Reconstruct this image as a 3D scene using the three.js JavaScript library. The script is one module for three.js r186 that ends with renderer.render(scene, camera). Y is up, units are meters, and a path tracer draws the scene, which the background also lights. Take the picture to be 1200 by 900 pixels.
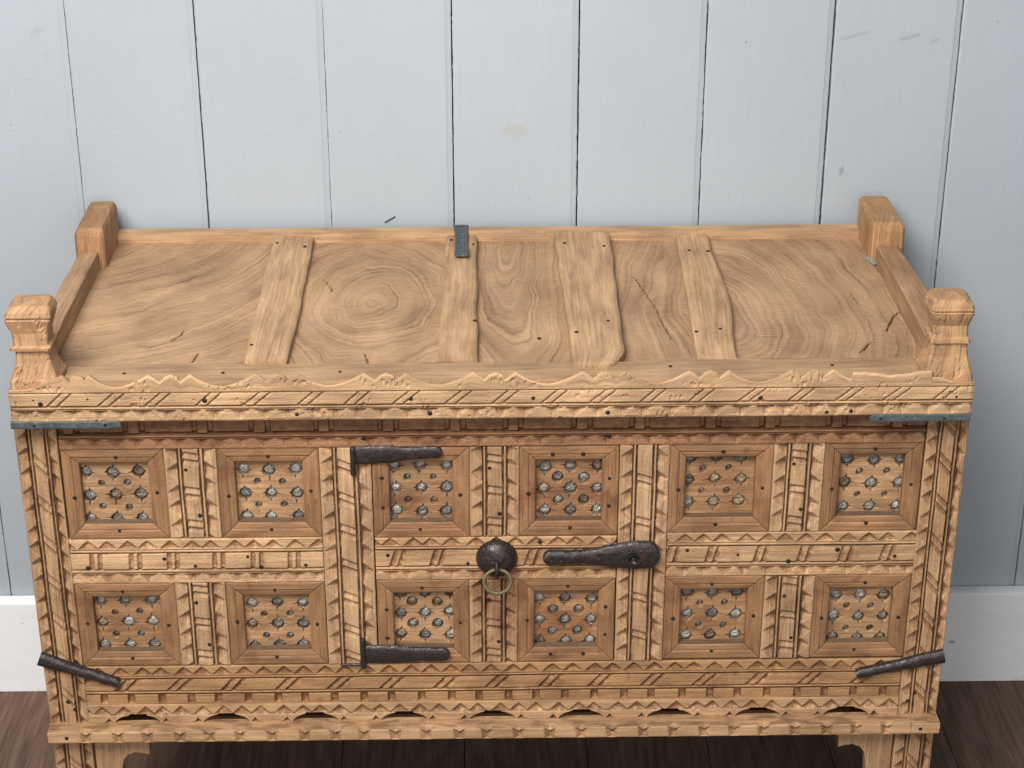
import * as THREE from 'three';
import { RectAreaLightUniformsLib } from 'three/addons/lights/RectAreaLightUniformsLib.js';
import { toCreasedNormals, mergeVertices } from 'three/addons/utils/BufferGeometryUtils.js';

// ---------------------------------------------------------------- camera, light, exposure
const scene = new THREE.Scene();
scene.background = new THREE.Color(0x000000);
const camera = new THREE.PerspectiveCamera(22.915, 4 / 3, 0.05, 30);
camera.position.set(-0.0165, 1.7416, 2.054);
camera.lookAt(-0.0165 + 0.0189 * 0.9042, 1.7416 - 0.427, 2.054 - 0.9041);
const renderer = new THREE.WebGLRenderer({ antialias: true });
renderer.toneMapping = THREE.LinearToneMapping;
renderer.toneMappingExposure = 1.0;
renderer.shadowMap.enabled = true;
RectAreaLightUniformsLib.init();
function areaLight(w, h, at, to, color, intensity) {
  const l = new THREE.RectAreaLight(color, intensity, w, h);
  l.position.set(...at); l.lookAt(...to); scene.add(l);
}
areaLight(1.5, 1.2, [-0.8, 2.8, 1.65], [0.0, 0.55, -0.2], new THREE.Color(1.0, 0.97, 0.935), 23);   // soft window-like key light, high at the front left
areaLight(3.2, 2.2, [0.3, 1.75, 3.8], [0.0, 0.5, -0.3], new THREE.Color(0.97, 0.985, 1.0), 3.1);         // added front fill, standing in for bounce from the unseen room

// ---------------------------------------------------------------- helpers
const MM = 0.001;
function rng(seed) { let s = seed >>> 0; return () => { s = (s + 0x6d2b79f5) | 0; let t = Math.imul(s ^ (s >>> 15), 1 | s); t = (t + Math.imul(t ^ (t >>> 7), 61 | t)) ^ t; return ((t ^ (t >>> 14)) >>> 0) / 4294967296; }; }
const R = rng(7);
const rr = (a, b) => a + (b - a) * R();
const clamp = (x, a, b) => Math.max(a, Math.min(b, x));
const sstep = (a, b, x) => { const t = clamp((x - a) / (b - a), 0, 1); return t * t * (3 - 2 * t); };
const PERM = new Uint8Array(512), GX = new Float32Array(256), GY = new Float32Array(256);
{ const q = rng(99), p = [...Array(256).keys()]; for (let i = 255; i > 0; i--) { const j = Math.floor(q() * (i + 1)); [p[i], p[j]] = [p[j], p[i]]; }
  for (let i = 0; i < 512; i++) PERM[i] = p[i & 255];
  for (let i = 0; i < 256; i++) { const a = q() * 6.2831853; GX[i] = Math.cos(a); GY[i] = Math.sin(a); } }
function gn(x, y, px = 256, py = 256) {                    // gradient noise, periodic in px, py; about -1..1
  let xi = Math.floor(x), yi = Math.floor(y); const fx = x - xi, fy = y - yi;
  xi = ((xi % px) + px) % px; yi = ((yi % py) + py) % py;
  const x1 = (xi + 1) % px, y1 = (yi + 1) % py;
  const u = fx * fx * fx * (fx * (fx * 6 - 15) + 10), v = fy * fy * fy * (fy * (fy * 6 - 15) + 10);
  const g = (ix, iy, dx, dy) => { const k = PERM[PERM[ix & 255] + (iy & 255)]; return GX[k] * dx + GY[k] * dy; };
  const a = g(xi, yi, fx, fy), b = g(x1, yi, fx - 1, fy), c = g(xi, y1, fx, fy - 1), d = g(x1, y1, fx - 1, fy - 1);
  return 1.5 * (a + (b - a) * u + (c - a) * v + (a - b - c + d) * u * v);
}
function fbm(x, y, n = 4, px = 256, py = 256) { let s = 0, a = 0.5; for (let i = 0; i < n; i++) { s += a * gn(x, y, px, py); x *= 2; y *= 2; px *= 2; py *= 2; a *= 0.5; } return s; }

const used = {};
function numbered(name) { const n = used[name] = (used[name] ?? -1) + 1; return n ? name + '_' + String(n).padStart(3, '0') : name; }
function part(name, geo, mat, parent) {
  const m = new THREE.Mesh(geo, mat); m.name = numbered(name); m.castShadow = m.receiveShadow = true; parent.add(m); return m;
}
function holder(name, parent) { const g = new THREE.Group(); g.name = numbered(name); parent.add(g); return g; }

// A curved sheet with thickness: P(u,v) -> [x,y,z] in mm, u x v points outwards; back(p) -> where its rim goes
function solid({ us, vs, P, back, uv, col, ladder }) {
  const nu = us.length, nv = vs.length, pos = [], uvs = [], cols = [], idx = [];
  const add = (p, t, c) => { pos.push(p[0] * MM, p[1] * MM, p[2] * MM); uvs.push(t[0], t[1]); if (col) cols.push(c[0], c[1], c[2]); return pos.length / 3 - 1; };
  const top = [];
  for (let j = 0; j < nv; j++) for (let i = 0; i < nu; i++) {
    const p = P(us[i], vs[j]), t = uv(us[i], vs[j], p), c = col && col(us[i], vs[j], p);
    top.push([p, t, c]); add(p, t, c);
  }
  for (let j = 0; j < nv - 1; j++) for (let i = 0; i < nu - 1; i++) {
    const a = j * nu + i; idx.push(a, a + 1, a + nu + 1, a, a + nu + 1, a + nu);
  }
  const rim = [];
  for (let i = 0; i < nu; i++) rim.push(i);
  for (let j = 1; j < nv; j++) rim.push(j * nu + nu - 1);
  for (let i = nu - 2; i >= 0; i--) rim.push((nv - 1) * nu + i);
  for (let j = nv - 2; j > 0; j--) rim.push(j * nu);
  const corners = [0, nu - 1, nu + nv - 2, 2 * nu + nv - 3];
  const bk = rim.map((k) => back(top[k][0]));
  for (let s = 0; s < 4; s++) {
    const from = corners[s], to = s < 3 ? corners[s + 1] : rim.length;
    let pa = -1, pb = -1;
    for (let r = from; r <= to; r++) {
      const k = r % rim.length, [p, t, c] = top[rim[k]], q = bk[k];
      const d = Math.hypot(p[0] - q[0], p[1] - q[1], p[2] - q[2]) * MM;
      const a = add(p, t, c), b = add(q, s % 2 ? [t[0] + (s === 1 ? d : -d), t[1]] : [t[0], t[1] + (s === 0 ? -d : d)], c);
      if (pa >= 0) idx.push(pa, pb, b, pa, b, a);
      pa = a; pb = b;
    }
  }
  if (ladder) {                                              // the back follows the outline rung by rung
    const up = (i) => nu - 1 + nv - 1 + nu - 1 - i; let a0, b0;
    for (let i = 0; i < nu; i++) { const a = add(bk[i], top[rim[i]][1], top[rim[i]][2]), b = add(bk[up(i)], top[rim[up(i)]][1], top[rim[up(i)]][2]); if (i) idx.push(a0, b, a, a0, b0, b); a0 = a; b0 = b; }
  }
  const cb = ladder ? [] : corners.map((k) => add(bk[k], top[rim[k]][1], top[rim[k]][2]));
  if (!ladder) idx.push(cb[0], cb[2], cb[1], cb[0], cb[3], cb[2]);
  const g = new THREE.BufferGeometry();
  g.setAttribute('position', new THREE.Float32BufferAttribute(pos, 3));
  g.setAttribute('uv', new THREE.Float32BufferAttribute(uvs, 2));
  if (col) g.setAttribute('color', new THREE.Float32BufferAttribute(cols, 3));
  g.setIndex(idx); g.computeVertexNormals();
  return g;
}
const steps = (a, b, d) => { const n = Math.max(1, Math.round(Math.abs(b - a) / d)); return Array.from({ length: n + 1 }, (_, i) => a + (b - a) * i / n); };
function withColor(g, f) {                                  // per-vertex tint from position in mm
  const p = g.attributes.position, c = new Float32Array(p.count * 3);
  for (let i = 0; i < p.count; i++) { const k = f(p.getX(i) * 1000, p.getY(i) * 1000, p.getZ(i) * 1000); c.set(k, i * 3); }
  g.setAttribute('color', new THREE.BufferAttribute(c, 3)); return g;
}
// a chamfered block lofted through levels [y, x0, x1, z0, z1, chamfer, tilt] (mm), its surface hewn and chipped; nicks [x, y0, y1, w, d] are cut into its front
function loft(levels, { uvo = [0, 0], seed = 0, amp = 0.6, nicks = [], pit = 0 } = {}) {
  const pos = [], uvs = [], idx = []; let ring; const full = [];
  levels.forEach((L, i) => { if (i) { const K = levels[i - 1], n = Math.max(1, Math.round(Math.abs(L[0] - K[0]) / 2.5)); for (let j = 1; j <= n; j++) full.push(L.map((v, k) => (K[k] ?? 0) + ((v ?? 0) - (K[k] ?? 0)) * j / n)); } else full.push(L); });
  const ringOf = ([y, x0, x1, z0, z1, c, tilt = 0]) => {
    const q = [[x0 + c, z1], [x1 - c, z1], [x1, z1 - c], [x1, z0 + c], [x1 - c, z0], [x0 + c, z0], [x0, z0 + c], [x0, z1 - c]], out = [], nn = [22, 2, 14, 2, 6, 2, 14, 2];
    q.forEach((p, i) => { const r = q[(i + 1) % 8]; for (let j = 0; j < nn[i]; j++) { const t = j / nn[i], x = p[0] + (r[0] - p[0]) * t, z = p[1] + (r[1] - p[1]) * t; out.push([x, y + tilt * (z - z1), z, i]); } });
    return out;
  };
  const push = (p, s) => { pos.push(p[0] * MM, p[1] * MM, p[2] * MM); uvs.push(uvo[0] + p[1] * MM, uvo[1] + s); return pos.length / 3 - 1; };
  for (const L of full) {
    const r = ringOf(L), cx = (L[1] + L[2]) / 2, cz = (L[3] + L[4]) / 2; let s = 0;
    const now = r.map(([x, y, z, side], i) => {
      if (i) s += Math.hypot(x - r[i - 1][0], z - r[i - 1][2]) * MM;
      const a = x + z, n = amp * (1.3 * fbm(a * 0.05 + seed, y * 0.05, 3) + 0.5 * gn(a * 0.22 + seed, y * 0.16)) - pit * sstep(0.25, 0.6, gn(a * 0.3 + seed * 3, y * 0.3)) * sstep(-0.1, 0.3, gn(a * 0.06, y * 0.05 + seed));
      let d = n; if (side === 0) for (const [nx, y0, y1, w, dd] of nicks) if (y > y0 && y < y1 && Math.abs(x - nx) < w) d -= dd * (1 - Math.abs(x - nx) / w);
      const wx = side === 0 || side === 4 ? 0 : Math.sign(x - cx), wz = side === 2 || side === 6 ? 0 : Math.sign(z - cz);
      return push([x + wx * d, y + 0.4 * amp * gn(a * 0.12, seed + 4), z + wz * d], s);
    });
    const m = now.length;
    if (ring) for (let i = 0; i < m; i++) { const k = (i + 1) % m; idx.push(ring[i], ring[k], now[k], ring[i], now[k], now[i]); }
    ring = now;
  }
  const L = levels[levels.length - 1], mid = push([(L[1] + L[2]) / 2, L[0] + 0.6 + (L[6] ?? 0) * (L[3] - L[4]) / 2, (L[3] + L[4]) / 2], 0);
  for (let i = 0; i < ring.length; i++) idx.push(ring[i], ring[(i + 1) % ring.length], mid);
  const g = new THREE.BufferGeometry();
  g.setAttribute('position', new THREE.Float32BufferAttribute(pos, 3));
  g.setAttribute('uv', new THREE.Float32BufferAttribute(uvs, 2));
  g.setIndex(idx);
  return g;
}

// ---------------------------------------------------------------- textures
function tex(w, h, sizeU, sizeV, f, { srgb = false, wrap = THREE.RepeatWrapping } = {}) {
  const d = new Uint8Array(w * h * 4), o = [0, 0, 0];
  const enc = srgb ? (x) => 255 * (x <= 0.0031308 ? 12.92 * x : 1.055 * Math.pow(x, 1 / 2.4) - 0.055) : (x) => 255 * x;
  for (let y = 0; y < h; y++) for (let x = 0; x < w; x++) {
    f((x + 0.5) / w, (y + 0.5) / h, o);
    const i = (y * w + x) * 4;
    d[i] = clamp(enc(o[0]), 0, 255); d[i + 1] = clamp(enc(o[1]), 0, 255); d[i + 2] = clamp(enc(o[2]), 0, 255); d[i + 3] = 255;
  }
  const t = new THREE.DataTexture(d, w, h); t.wrapS = t.wrapT = wrap; t.magFilter = THREE.LinearFilter; t.minFilter = THREE.LinearMipmapLinearFilter; t.generateMipmaps = true;
  if (srgb) t.colorSpace = THREE.SRGBColorSpace;
  t.repeat.set(1 / sizeU, 1 / sizeV); t.needsUpdate = true; return t;
}
const grainH = (u, v) => {                                   // straight grain, one tile, about 0..1
  const wv = v + 0.012 * gn(u * 3, v * 4, 3, 4);
  const a = gn(u * 4, wv * 28, 4, 28), b = gn(u * 10 + 7, wv * 90, 10, 90), c = gn(u * 28, v * 210 + 3, 28, 210);
  return 0.5 + 0.26 * a + 0.2 * b + 0.13 * c;
};
const mix3 = (o, a, b, t) => { o[0] = a[0] + (b[0] - a[0]) * t; o[1] = a[1] + (b[1] - a[1]) * t; o[2] = a[2] + (b[2] - a[2]) * t; };
const LIGHT = [0.495, 0.311, 0.169], DARK = [0.18, 0.096, 0.047];
const woodMap = tex(1024, 512, 0.42, 0.12, (u, v, o) => {
  const g = grainH(u, v), blot = fbm(u * 5, v * 5, 4, 5, 5), pore = sstep(0.52, 0.8, gn(u * 60, v * 230, 60, 230));
  const late = sstep(0.3, 0.62, gn(u * 3 + 5, (v + 0.01 * gn(u * 4, v * 6, 4, 6)) * 44, 3, 44)) * sstep(-0.3, 0.3, gn(u * 6, v * 9 + 2, 6, 9));
  mix3(o, LIGHT, DARK, clamp(0.30 + 0.95 * (g - 0.5) + 0.6 * blot + 0.35 * pore + 0.34 * late, -0.08, 1.25));
  const k = 1 + 0.07 * gn(u * 130, v * 90, 130, 90); o[0] *= k; o[1] *= k; o[2] *= k;
}, { srgb: true });
const woodBump = tex(1024, 512, 0.42, 0.12, (u, v, o) => {
  const g = grainH(u, v), n = gn(u * 90, v * 90, 90, 90), pore = sstep(0.5, 0.8, gn(u * 60, v * 230, 60, 230));
  o[0] = o[1] = o[2] = clamp(0.5 + 0.45 * (g - 0.5) + 0.14 * n - 0.3 * pore, 0, 1);
});
function figured(seed, f) {                                   // a wide board with its own figure; f(u,v) gives the ring coordinate
  return tex(1024, 1024, 1, 1, (u, v, o) => {
    const wx = u + 0.09 * fbm(u * 2.2 + seed, v * 2.2, 5), wy = v + 0.09 * fbm(u * 2.6 + 9, v * 2.6 + seed, 5);
    const r = f(wx, wy);
    const ring = 0.5 + 0.5 * Math.sin(r), ring2 = 0.5 + 0.5 * Math.sin(r * 2.7 + 2 * fbm(u * 5 + seed, v * 5, 3)), fine = gn(r * 1.6, seed * 3.1 + 4 * fbm(u * 2, v * 2, 2));
    const saw = gn(u * 12 + seed, v * 190), saw2 = gn(u * 40, v * 360 + seed);
    const blot = fbm(u * 3.2 + seed * 5, v * 3.2 + 11, 5);
    const t = 0.38 + 0.17 * (ring - 0.5) * (0.5 + sstep(-0.4, 0.5, fbm(u * 2.5, v * 2.5 + seed, 2))) + 0.08 * (ring2 - 0.5) + 0.15 * fine + 0.17 * saw + 0.11 * saw2 + 0.62 * blot + 0.26 * sstep(0.38, 0.5, gn(r * 1.1 + 3, seed + 3 * u)) - 0.2 * sstep(0.36, 0.48, gn(r * 1.5, seed + 9 + 2 * v)) + 0.3 * sstep(0.45, 0.7, gn(u * 9 + seed, v * 130)) * sstep(0, 0.4, fbm(u * 4 + 3, v * 4, 2));
    mix3(o, [0.478, 0.306, 0.174], [0.20, 0.112, 0.058], clamp(t, -0.1, 1.2));
    const pit = sstep(0.6, 0.75, gn(u * 120 + seed, v * 70)) * sstep(0.1, 0.5, fbm(u * 6, v * 6 + seed, 3)); const k = 1 - 0.3 * pit; o[0] *= k; o[1] *= k; o[2] *= k;
  }, { srgb: true, wrap: THREE.MirroredRepeatWrapping });
}
const sawBump = tex(512, 512, 0.2, 0.2, (u, v, o) => { o[0] = o[1] = o[2] = clamp(0.5 + 0.3 * gn(u * 10, v * 90, 10, 90) + 0.25 * fbm(u * 14, v * 14, 4, 14, 14) + 0.15 * gn(u * 70, v * 70, 70, 70), 0, 1); });
const ironBump = tex(512, 512, 0.06, 0.06, (u, v, o) => { const n = fbm(u * 8, v * 8, 5, 8, 8), p = sstep(0.35, 0.6, gn(u * 22, v * 22, 22, 22)); o[0] = o[1] = o[2] = clamp(0.55 + 0.5 * n - 0.35 * p, 0, 1); });
const ironMap = tex(512, 512, 0.06, 0.06, (u, v, o) => {
  const n = fbm(u * 6 + 3, v * 6, 5, 6, 6), p = sstep(0.3, 0.6, gn(u * 24 + 5, v * 24, 24, 24));
  mix3(o, [0.034, 0.032, 0.033], [0.06, 0.046, 0.04], clamp(0.5 + n, 0, 1)); const k = 1 - 0.45 * p; o[0] *= k; o[1] *= k; o[2] *= k; const rust = 0.6 * sstep(0.22, 0.45, fbm(u * 5, v * 5 + 9, 5, 5, 5)); mix3(o, [o[0], o[1], o[2]], [0.105, 0.052, 0.03], rust);
}, { srgb: true });
const ironRough = tex(512, 512, 0.06, 0.06, (u, v, o) => { const n = fbm(u * 9, v * 9 + 4, 4, 9, 9); o[0] = 0; o[1] = clamp(0.52 + 0.5 * n, 0.25, 0.95); o[2] = 0; });
const zincMap = tex(512, 512, 0.08, 0.08, (u, v, o) => { const n = fbm(u * 7, v * 7, 5, 7, 7), w = sstep(0.1, 0.5, fbm(u * 12 + 2, v * 12, 4, 12, 12)); mix3(o, [0.062, 0.074, 0.08], [0.11, 0.13, 0.136], clamp(0.5 + n, 0, 1)); o[0] += 0.06 * w; o[1] += 0.07 * w; o[2] += 0.07 * w; }, { srgb: true });
const foilBump = tex(512, 512, 0.05, 0.05, (u, v, o) => { const n = Math.abs(fbm(u * 9, v * 9, 4, 9, 9)), m = gn(u * 40, v * 40, 40, 40); o[0] = o[1] = o[2] = clamp(0.9 - 1.6 * n + 0.15 * m, 0, 1); });
const foilMap = tex(512, 512, 0.05, 0.05, (u, v, o) => {
  const n = fbm(u * 8 + 1, v * 8, 5, 8, 8), d = sstep(0.05, 0.4, fbm(u * 11, v * 11 + 6, 4, 11, 11));
  mix3(o, [0.50, 0.49, 0.465], [0.20, 0.19, 0.172], clamp(0.45 + 1.2 * n, 0, 1)); mix3(o, [o[0], o[1], o[2]], [0.16, 0.115, 0.075], 0.65 * d);
}, { srgb: true });
const paintBump = tex(1024, 1024, 0.36, 0.36, (u, v, o) => {
  const brush = gn(u * 90, v * 5, 90, 5) * 0.3 + gn(u * 200, v * 9, 200, 9) * 0.15, lump = fbm(u * 7, v * 7, 4, 7, 7), dot = sstep(0.68, 0.8, gn(u * 31, v * 31 + 3, 31, 31));
  o[0] = o[1] = o[2] = clamp(0.45 + 0.18 * brush + 0.3 * lump + 0.25 * dot, 0, 1);
});
// wall paint over 2.4 x 1.2 m from x = -1.2, y = 0: patchy coats, worn specks, scuffs where the photograph shows them
const wallMap = tex(2048, 1024, 2.4, 1.2, (u, v, o) => {
  const x = u * 2.4 - 1.2, y = v * 1.2;
  const big = fbm(x * 3.1 + 5, y * 2.3, 4), mid = fbm(x * 14, y * 9 + 3, 4), brush = gn(x * 260, y * 14);
  mix3(o, [0.406, 0.449, 0.493], [0.378, 0.418, 0.453], clamp(0.5 + 1.0 * big + 0.35 * mid, 0, 1));
  let k = 1 + 0.025 * mid + 0.018 * brush - 0.5 * sstep(0.80, 0.9, gn(x * 150 + 9, y * 150)) * sstep(0.05, 0.4, fbm(x * 9, y * 9 + 4, 3));
  for (const [sx, sy, w, h, a] of [[0.508, 1.058, 0.026, 0.003, 0.14], [0.587, 1.056, 0.018, 0.003, 0.2], [0.618, 1.05, 0.008, 0.003, 0.14], [0.503, 0.862, 0.004, 0.008, 0.34], [-0.62, 1.07, 0.012, 0.008, 0.08]]) {
    const e = Math.hypot((x - sx) / w, (y - sy - 0.004 * Math.sin((x - sx) * 90)) / h) + 0.9 * fbm(x * 160, y * 160, 3);
    k *= 1 - a * (1 - sstep(0.5, 1.1, e));
  }
  const warm = 0.35 * (1 - sstep(0.4, 1.2, Math.hypot((x - 0.037) / 0.02, (y - 0.925) / 0.011) + 0.9 * fbm(x * 130, y * 60, 3)));
  o[0] *= k * (1 - 0.1 * warm); o[1] *= k * (1 - 0.25 * warm); o[2] *= k * (1 - 0.45 * warm);
}, { srgb: true });
const skirtMap = tex(2048, 256, 2.0, 0.2, (u, v, o) => {
  const x = u * 2 - 1, y = v * 0.2; let k = 1 + 0.03 * fbm(x * 9, y * 20, 4) + 0.012 * gn(x * 20, y * 420);
  k *= 1 - 0.5 * sstep(0.86, 0.95, gn(x * 90 + 4, y * 90)); const dirt = sstep(0.15, 0.4, fbm(x * 30, y * 60 + 7, 4)) * (y < 0.012 ? 0.12 : 0.03);
  for (const [sx, sy] of [[-0.655, 0.145], [0.735, 0.075], [-0.66, 0.03]]) { const e = Math.hypot((x - sx) / 0.006, (y - sy) / 0.003) + 0.6 * fbm(x * 300, y * 300, 3); k *= 1 - 0.6 * (1 - sstep(0.5, 1, e)); }
  o[0] = 0.865 * k * (1 - dirt); o[1] = 0.88 * k * (1 - 1.1 * dirt); o[2] = 0.89 * k * (1 - 1.2 * dirt);
}, { srgb: true });
const oakMap = tex(1024, 512, 1.0, 0.4, (u, v, o) => {
  const wv = v + 0.03 * gn(u * 3, v * 3, 3, 3), cath = Math.sin(60 * (wv + 0.12 * Math.cos(6.2832 * u) + 0.05 * fbm(u * 4, v * 4, 3, 4, 4)));
  const g = 0.3 * gn(u * 8, wv * 60, 8, 60) + 0.25 * gn(u * 22, v * 200, 22, 200) + 0.12 * cath, line = sstep(0.55, 0.8, gn(u * 14, wv * 110 + 5, 14, 110));
  mix3(o, [0.078, 0.043, 0.027], [0.19, 0.117, 0.078], clamp(0.36 + 1.2 * g + 0.3 * fbm(u * 4, v * 4, 3, 4, 4) + 0.5 * line, 0, 1));
}, { srgb: true });
const oakBump = tex(1024, 512, 1.0, 0.4, (u, v, o) => { o[0] = o[1] = o[2] = clamp(0.5 + 0.3 * gn(u * 8, v * 60, 8, 60) + 0.3 * gn(u * 22, v * 200, 22, 200), 0, 1); });

// ---------------------------------------------------------------- materials
const std = (p) => new THREE.MeshStandardMaterial(p);
const WOOD = std({ map: woodMap, bumpMap: woodBump, bumpScale: 0.0009, roughness: 0.72, vertexColors: true });
const CARVED = WOOD;
const NAIL = std({ color: 0x241811, roughness: 0.65, metalness: 0.2 });
const IRON = std({ map: ironMap, bumpMap: ironBump, bumpScale: 0.0006, roughness: 0.8, roughnessMap: ironRough, metalness: 0.5 });
const ZINC = std({ map: zincMap, bumpMap: ironBump, bumpScale: 0.0003, roughness: 0.62, metalness: 0.4 });
const BRASS = std({ color: new THREE.Color(0.24, 0.205, 0.11), map: foilMap.clone(), bumpMap: ironBump, bumpScale: 0.0003, roughness: 0.5, metalness: 0.7 });
BRASS.map = null;
const FOIL = std({ map: foilMap, bumpMap: foilBump, bumpScale: 0.0012, roughness: 0.38, metalness: 0.3, vertexColors: true });
const PAINT = std({ map: wallMap, bumpMap: paintBump, bumpScale: 0.0006, roughness: 0.55 });
const SKIRT = std({ map: skirtMap, bumpMap: paintBump, bumpScale: 0.0006, roughness: 0.45 });
const OAK = std({ map: oakMap, bumpMap: oakBump, bumpScale: 0.0006, roughness: 0.72 });
const DARKGAP = std({ color: 0x15120f, roughness: 0.9 });

// ---------------------------------------------------------------- the setting: wall and floor
const WALLZ = -513.5, BW = 176.2, BX0 = 36.8 - 3.5 * 176.2;     // x of the joint at index 0
const wall = new THREE.Group(); wall.name = numbered('wall'); wall.position.set(0, 0, WALLZ * MM); wall.userData = { kind: 'structure', label: 'pale grey blue painted plank wall behind the chest' }; scene.add(wall);
const GAPS = { '-1': 1.6, 0: 0.9, 1: 2.1, 2: 0.8, 3: 1.9, 4: 2.2, 5: 1.9, 6: 2.7, 7: 2.0, 8: 1.5 };
for (let b = -5; b < 12; b++) {
  const x0 = BX0 + b * BW, x1 = x0 + BW, gl = (GAPS[b] ?? 1) / 2, gr = (GAPS[b + 1] ?? 1) / 2, dz = rr(-0.6, 0.6), bow = rr(-0.8, 0.8);
  const cols = [0, 0.5, 1.4, 2.6, 30, 60, 90, 120, 150, 166.5, 168.2, 169.4, 174, 175.2, BW];
  const prof = (c) => c < 2 ? -1.5 * (1 - c / 2) * (1 - c / 2) : c > BW - 8.0 ? (c > BW - 6.9 ? (c > BW - 1.2 ? -2.0 : -1.3) : -0.5) : 0;
  const wob = (y, k) => 0.8 * Math.max(-0.6, fbm(y * 0.02, k * 3.7, 3)) + 0.95 * gn(y * 0.16, k * 1.3) * sstep(-0.1, 0.3, gn(y * 0.03, k));
  part('wall_board', solid({
    us: cols, vs: [0, ...steps(160, 1240, 4), 1700, 2400],
    P: (c, y) => { const e = c < 1.5 ? gl + wob(y, b) : c > BW - 1.3 ? -gr + wob(y, b + 0.45) * 0.7 : c < 3 ? gl : 0; return [x0 + c + e, y, dz + prof(c) + bow * Math.sin(Math.PI * c / BW)]; },
    back: (p) => [p[0], p[1], -14], uv: (c, y, p) => [(p[0] + 1200) * MM, y * MM],
  }), PAINT, wall);
}
part('wall_backing', new THREE.BoxGeometry(3.0, 2.4, 0.03).translate(0, 1.2, -0.0325), DARKGAP, wall);
part('skirting_board', solid({
  us: steps(-900, 1000, 30), vs: [0, 2, 40, 80, 120, 158, 162.5, 164.2, 165.1, 166.2, 167.3],
  P: (x, y) => [x, y + 0.4 * gn(x * 0.01, 3), (y < 163 ? 18 : 18 - 1.6 * (y - 163) * (y - 163) / 4) + 0.5 * gn(x * 0.006, y * 0.01)],
  back: (p) => [p[0], p[1] + (p[1] > 160 ? 1.5 : 0), 2.2], uv: (x, y) => [x * MM + 1, y * MM],
}), SKIRT, wall);
const floor = new THREE.Group(); floor.name = numbered('floor'); floor.userData = { kind: 'structure', label: 'dark brown oak plank floor under the chest' }; scene.add(floor);
for (let b = 0; b < 13; b++) {
  const w = 186, x0 = -1160 + b * w, o = [rr(0, 3), rr(0, 3)], lift = rr(-0.2, 0.2);
  part('floor_board', solid({
    us: [x0 + 0.6, x0 + 2, x0 + 60, x0 + 120, x0 + w - 2, x0 + w - 0.6], vs: steps(513, -2600, 200),
    P: (x, z) => [x, lift - (x < x0 + 1 || x > x0 + w - 1 ? 1.1 : 0), -z], back: (p) => [p[0], -15, p[2]], uv: (x, z) => [-z * MM + o[0], x * MM + o[1]],
  }), OAK, floor);
}

// ---------------------------------------------------------------- the chest
const chest = new THREE.Group(); chest.name = numbered('carved_chest'); scene.add(chest);
chest.userData = { label: 'carved light brown wooden chest with pierced panels, iron straps and a railed lid', category: 'chest' };
const tone = (r, w = 0) => { const k = 0.5 + 0.5 * r; return [r * (1 + 0.03 * w), r, r * (1 - 0.05 * w)]; };
// brown hand grime and old stains on the front: patches with outlines of their own (mm on the front plane)
function stainAt(x, y) {
  let s = 0;
  for (const [cx, cy, w, h, a] of [[10, 470, 42, 62, 0.5], [60, 520, 60, 30, 0.34], [60, 420, 85, 52, 0.3], [-90, 580, 70, 40, 0.22], [100, 600, 70, 60, 0.3], [280, 610, 60, 60, 0.22], [-470, 430, 60, 60, 0.2], [205, 480, 40, 120, 0.2], [-270, 430, 50, 50, 0.12]]) {
    const e = Math.hypot((x - cx) / w, (y - cy) / h) + 0.9 * fbm(x * 0.03, y * 0.03, 4);
    s = Math.max(s, 1.35 * a * (1 - sstep(0.55, 1.0, e)));
  }
  return s + 0.42 * sstep(0.2, 0.42, fbm(x * 0.022 + 9, y * 0.022, 4)) + 0.5 * sstep(0.34, 0.46, fbm(x * 0.06 + 2, y * 0.035, 4));
}
const SG = { x0: -610, y0: 180, n: 611, m: 331, v: null };
function stain(x, y) {                                       // looked up in a 2 mm grid
  if (!SG.v) { SG.v = new Float32Array(SG.n * SG.m); for (let j = 0; j < SG.m; j++) for (let i = 0; i < SG.n; i++) SG.v[j * SG.n + i] = stainAt(SG.x0 + 2 * i, SG.y0 + 2 * j); }
  const fx = clamp((x - SG.x0) / 2, 0, SG.n - 1.01), fy = clamp((y - SG.y0) / 2, 0, SG.m - 1.01), i = Math.floor(fx), j = Math.floor(fy), u = fx - i, v = fy - j, k = j * SG.n + i;
  return (SG.v[k] * (1 - u) + SG.v[k + 1] * u) * (1 - v) + (SG.v[k + SG.n] * (1 - u) + SG.v[k + SG.n + 1] * u) * v;
}
// dark tint on the cuts: recess shade painted in, broken up like patchy finish
function residueShade(c, x, y, id, amount) {
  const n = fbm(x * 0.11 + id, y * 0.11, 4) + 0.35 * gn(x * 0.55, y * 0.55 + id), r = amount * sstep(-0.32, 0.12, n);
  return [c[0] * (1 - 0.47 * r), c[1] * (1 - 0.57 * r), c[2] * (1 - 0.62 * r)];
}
function woodTint(t, x, y, k = 1) {
  const n = 0.13 * fbm(x * 0.011, y * 0.011 + 3, 4), s = k * stain(x, y), b = t[3] ?? 1;
  return [t[0] * (1 + n) * (1 - 0.42 * s), t[1] * (1 + n) * (1 - 0.56 * s), t[2] * (1 + n) * (1 - 0.62 * s)];
}
const T_LIGHT = [1.1, 1.1, 1.1], T_MID = [1.0, 0.97, 0.93], T_FRAME = [0.67, 0.555, 0.46], T_FRIEZE = [0.67, 0.54, 0.47], T_LID = [1.0, 1.03, 1.06], T_DARK = [0.7, 0.62, 0.56];

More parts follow.
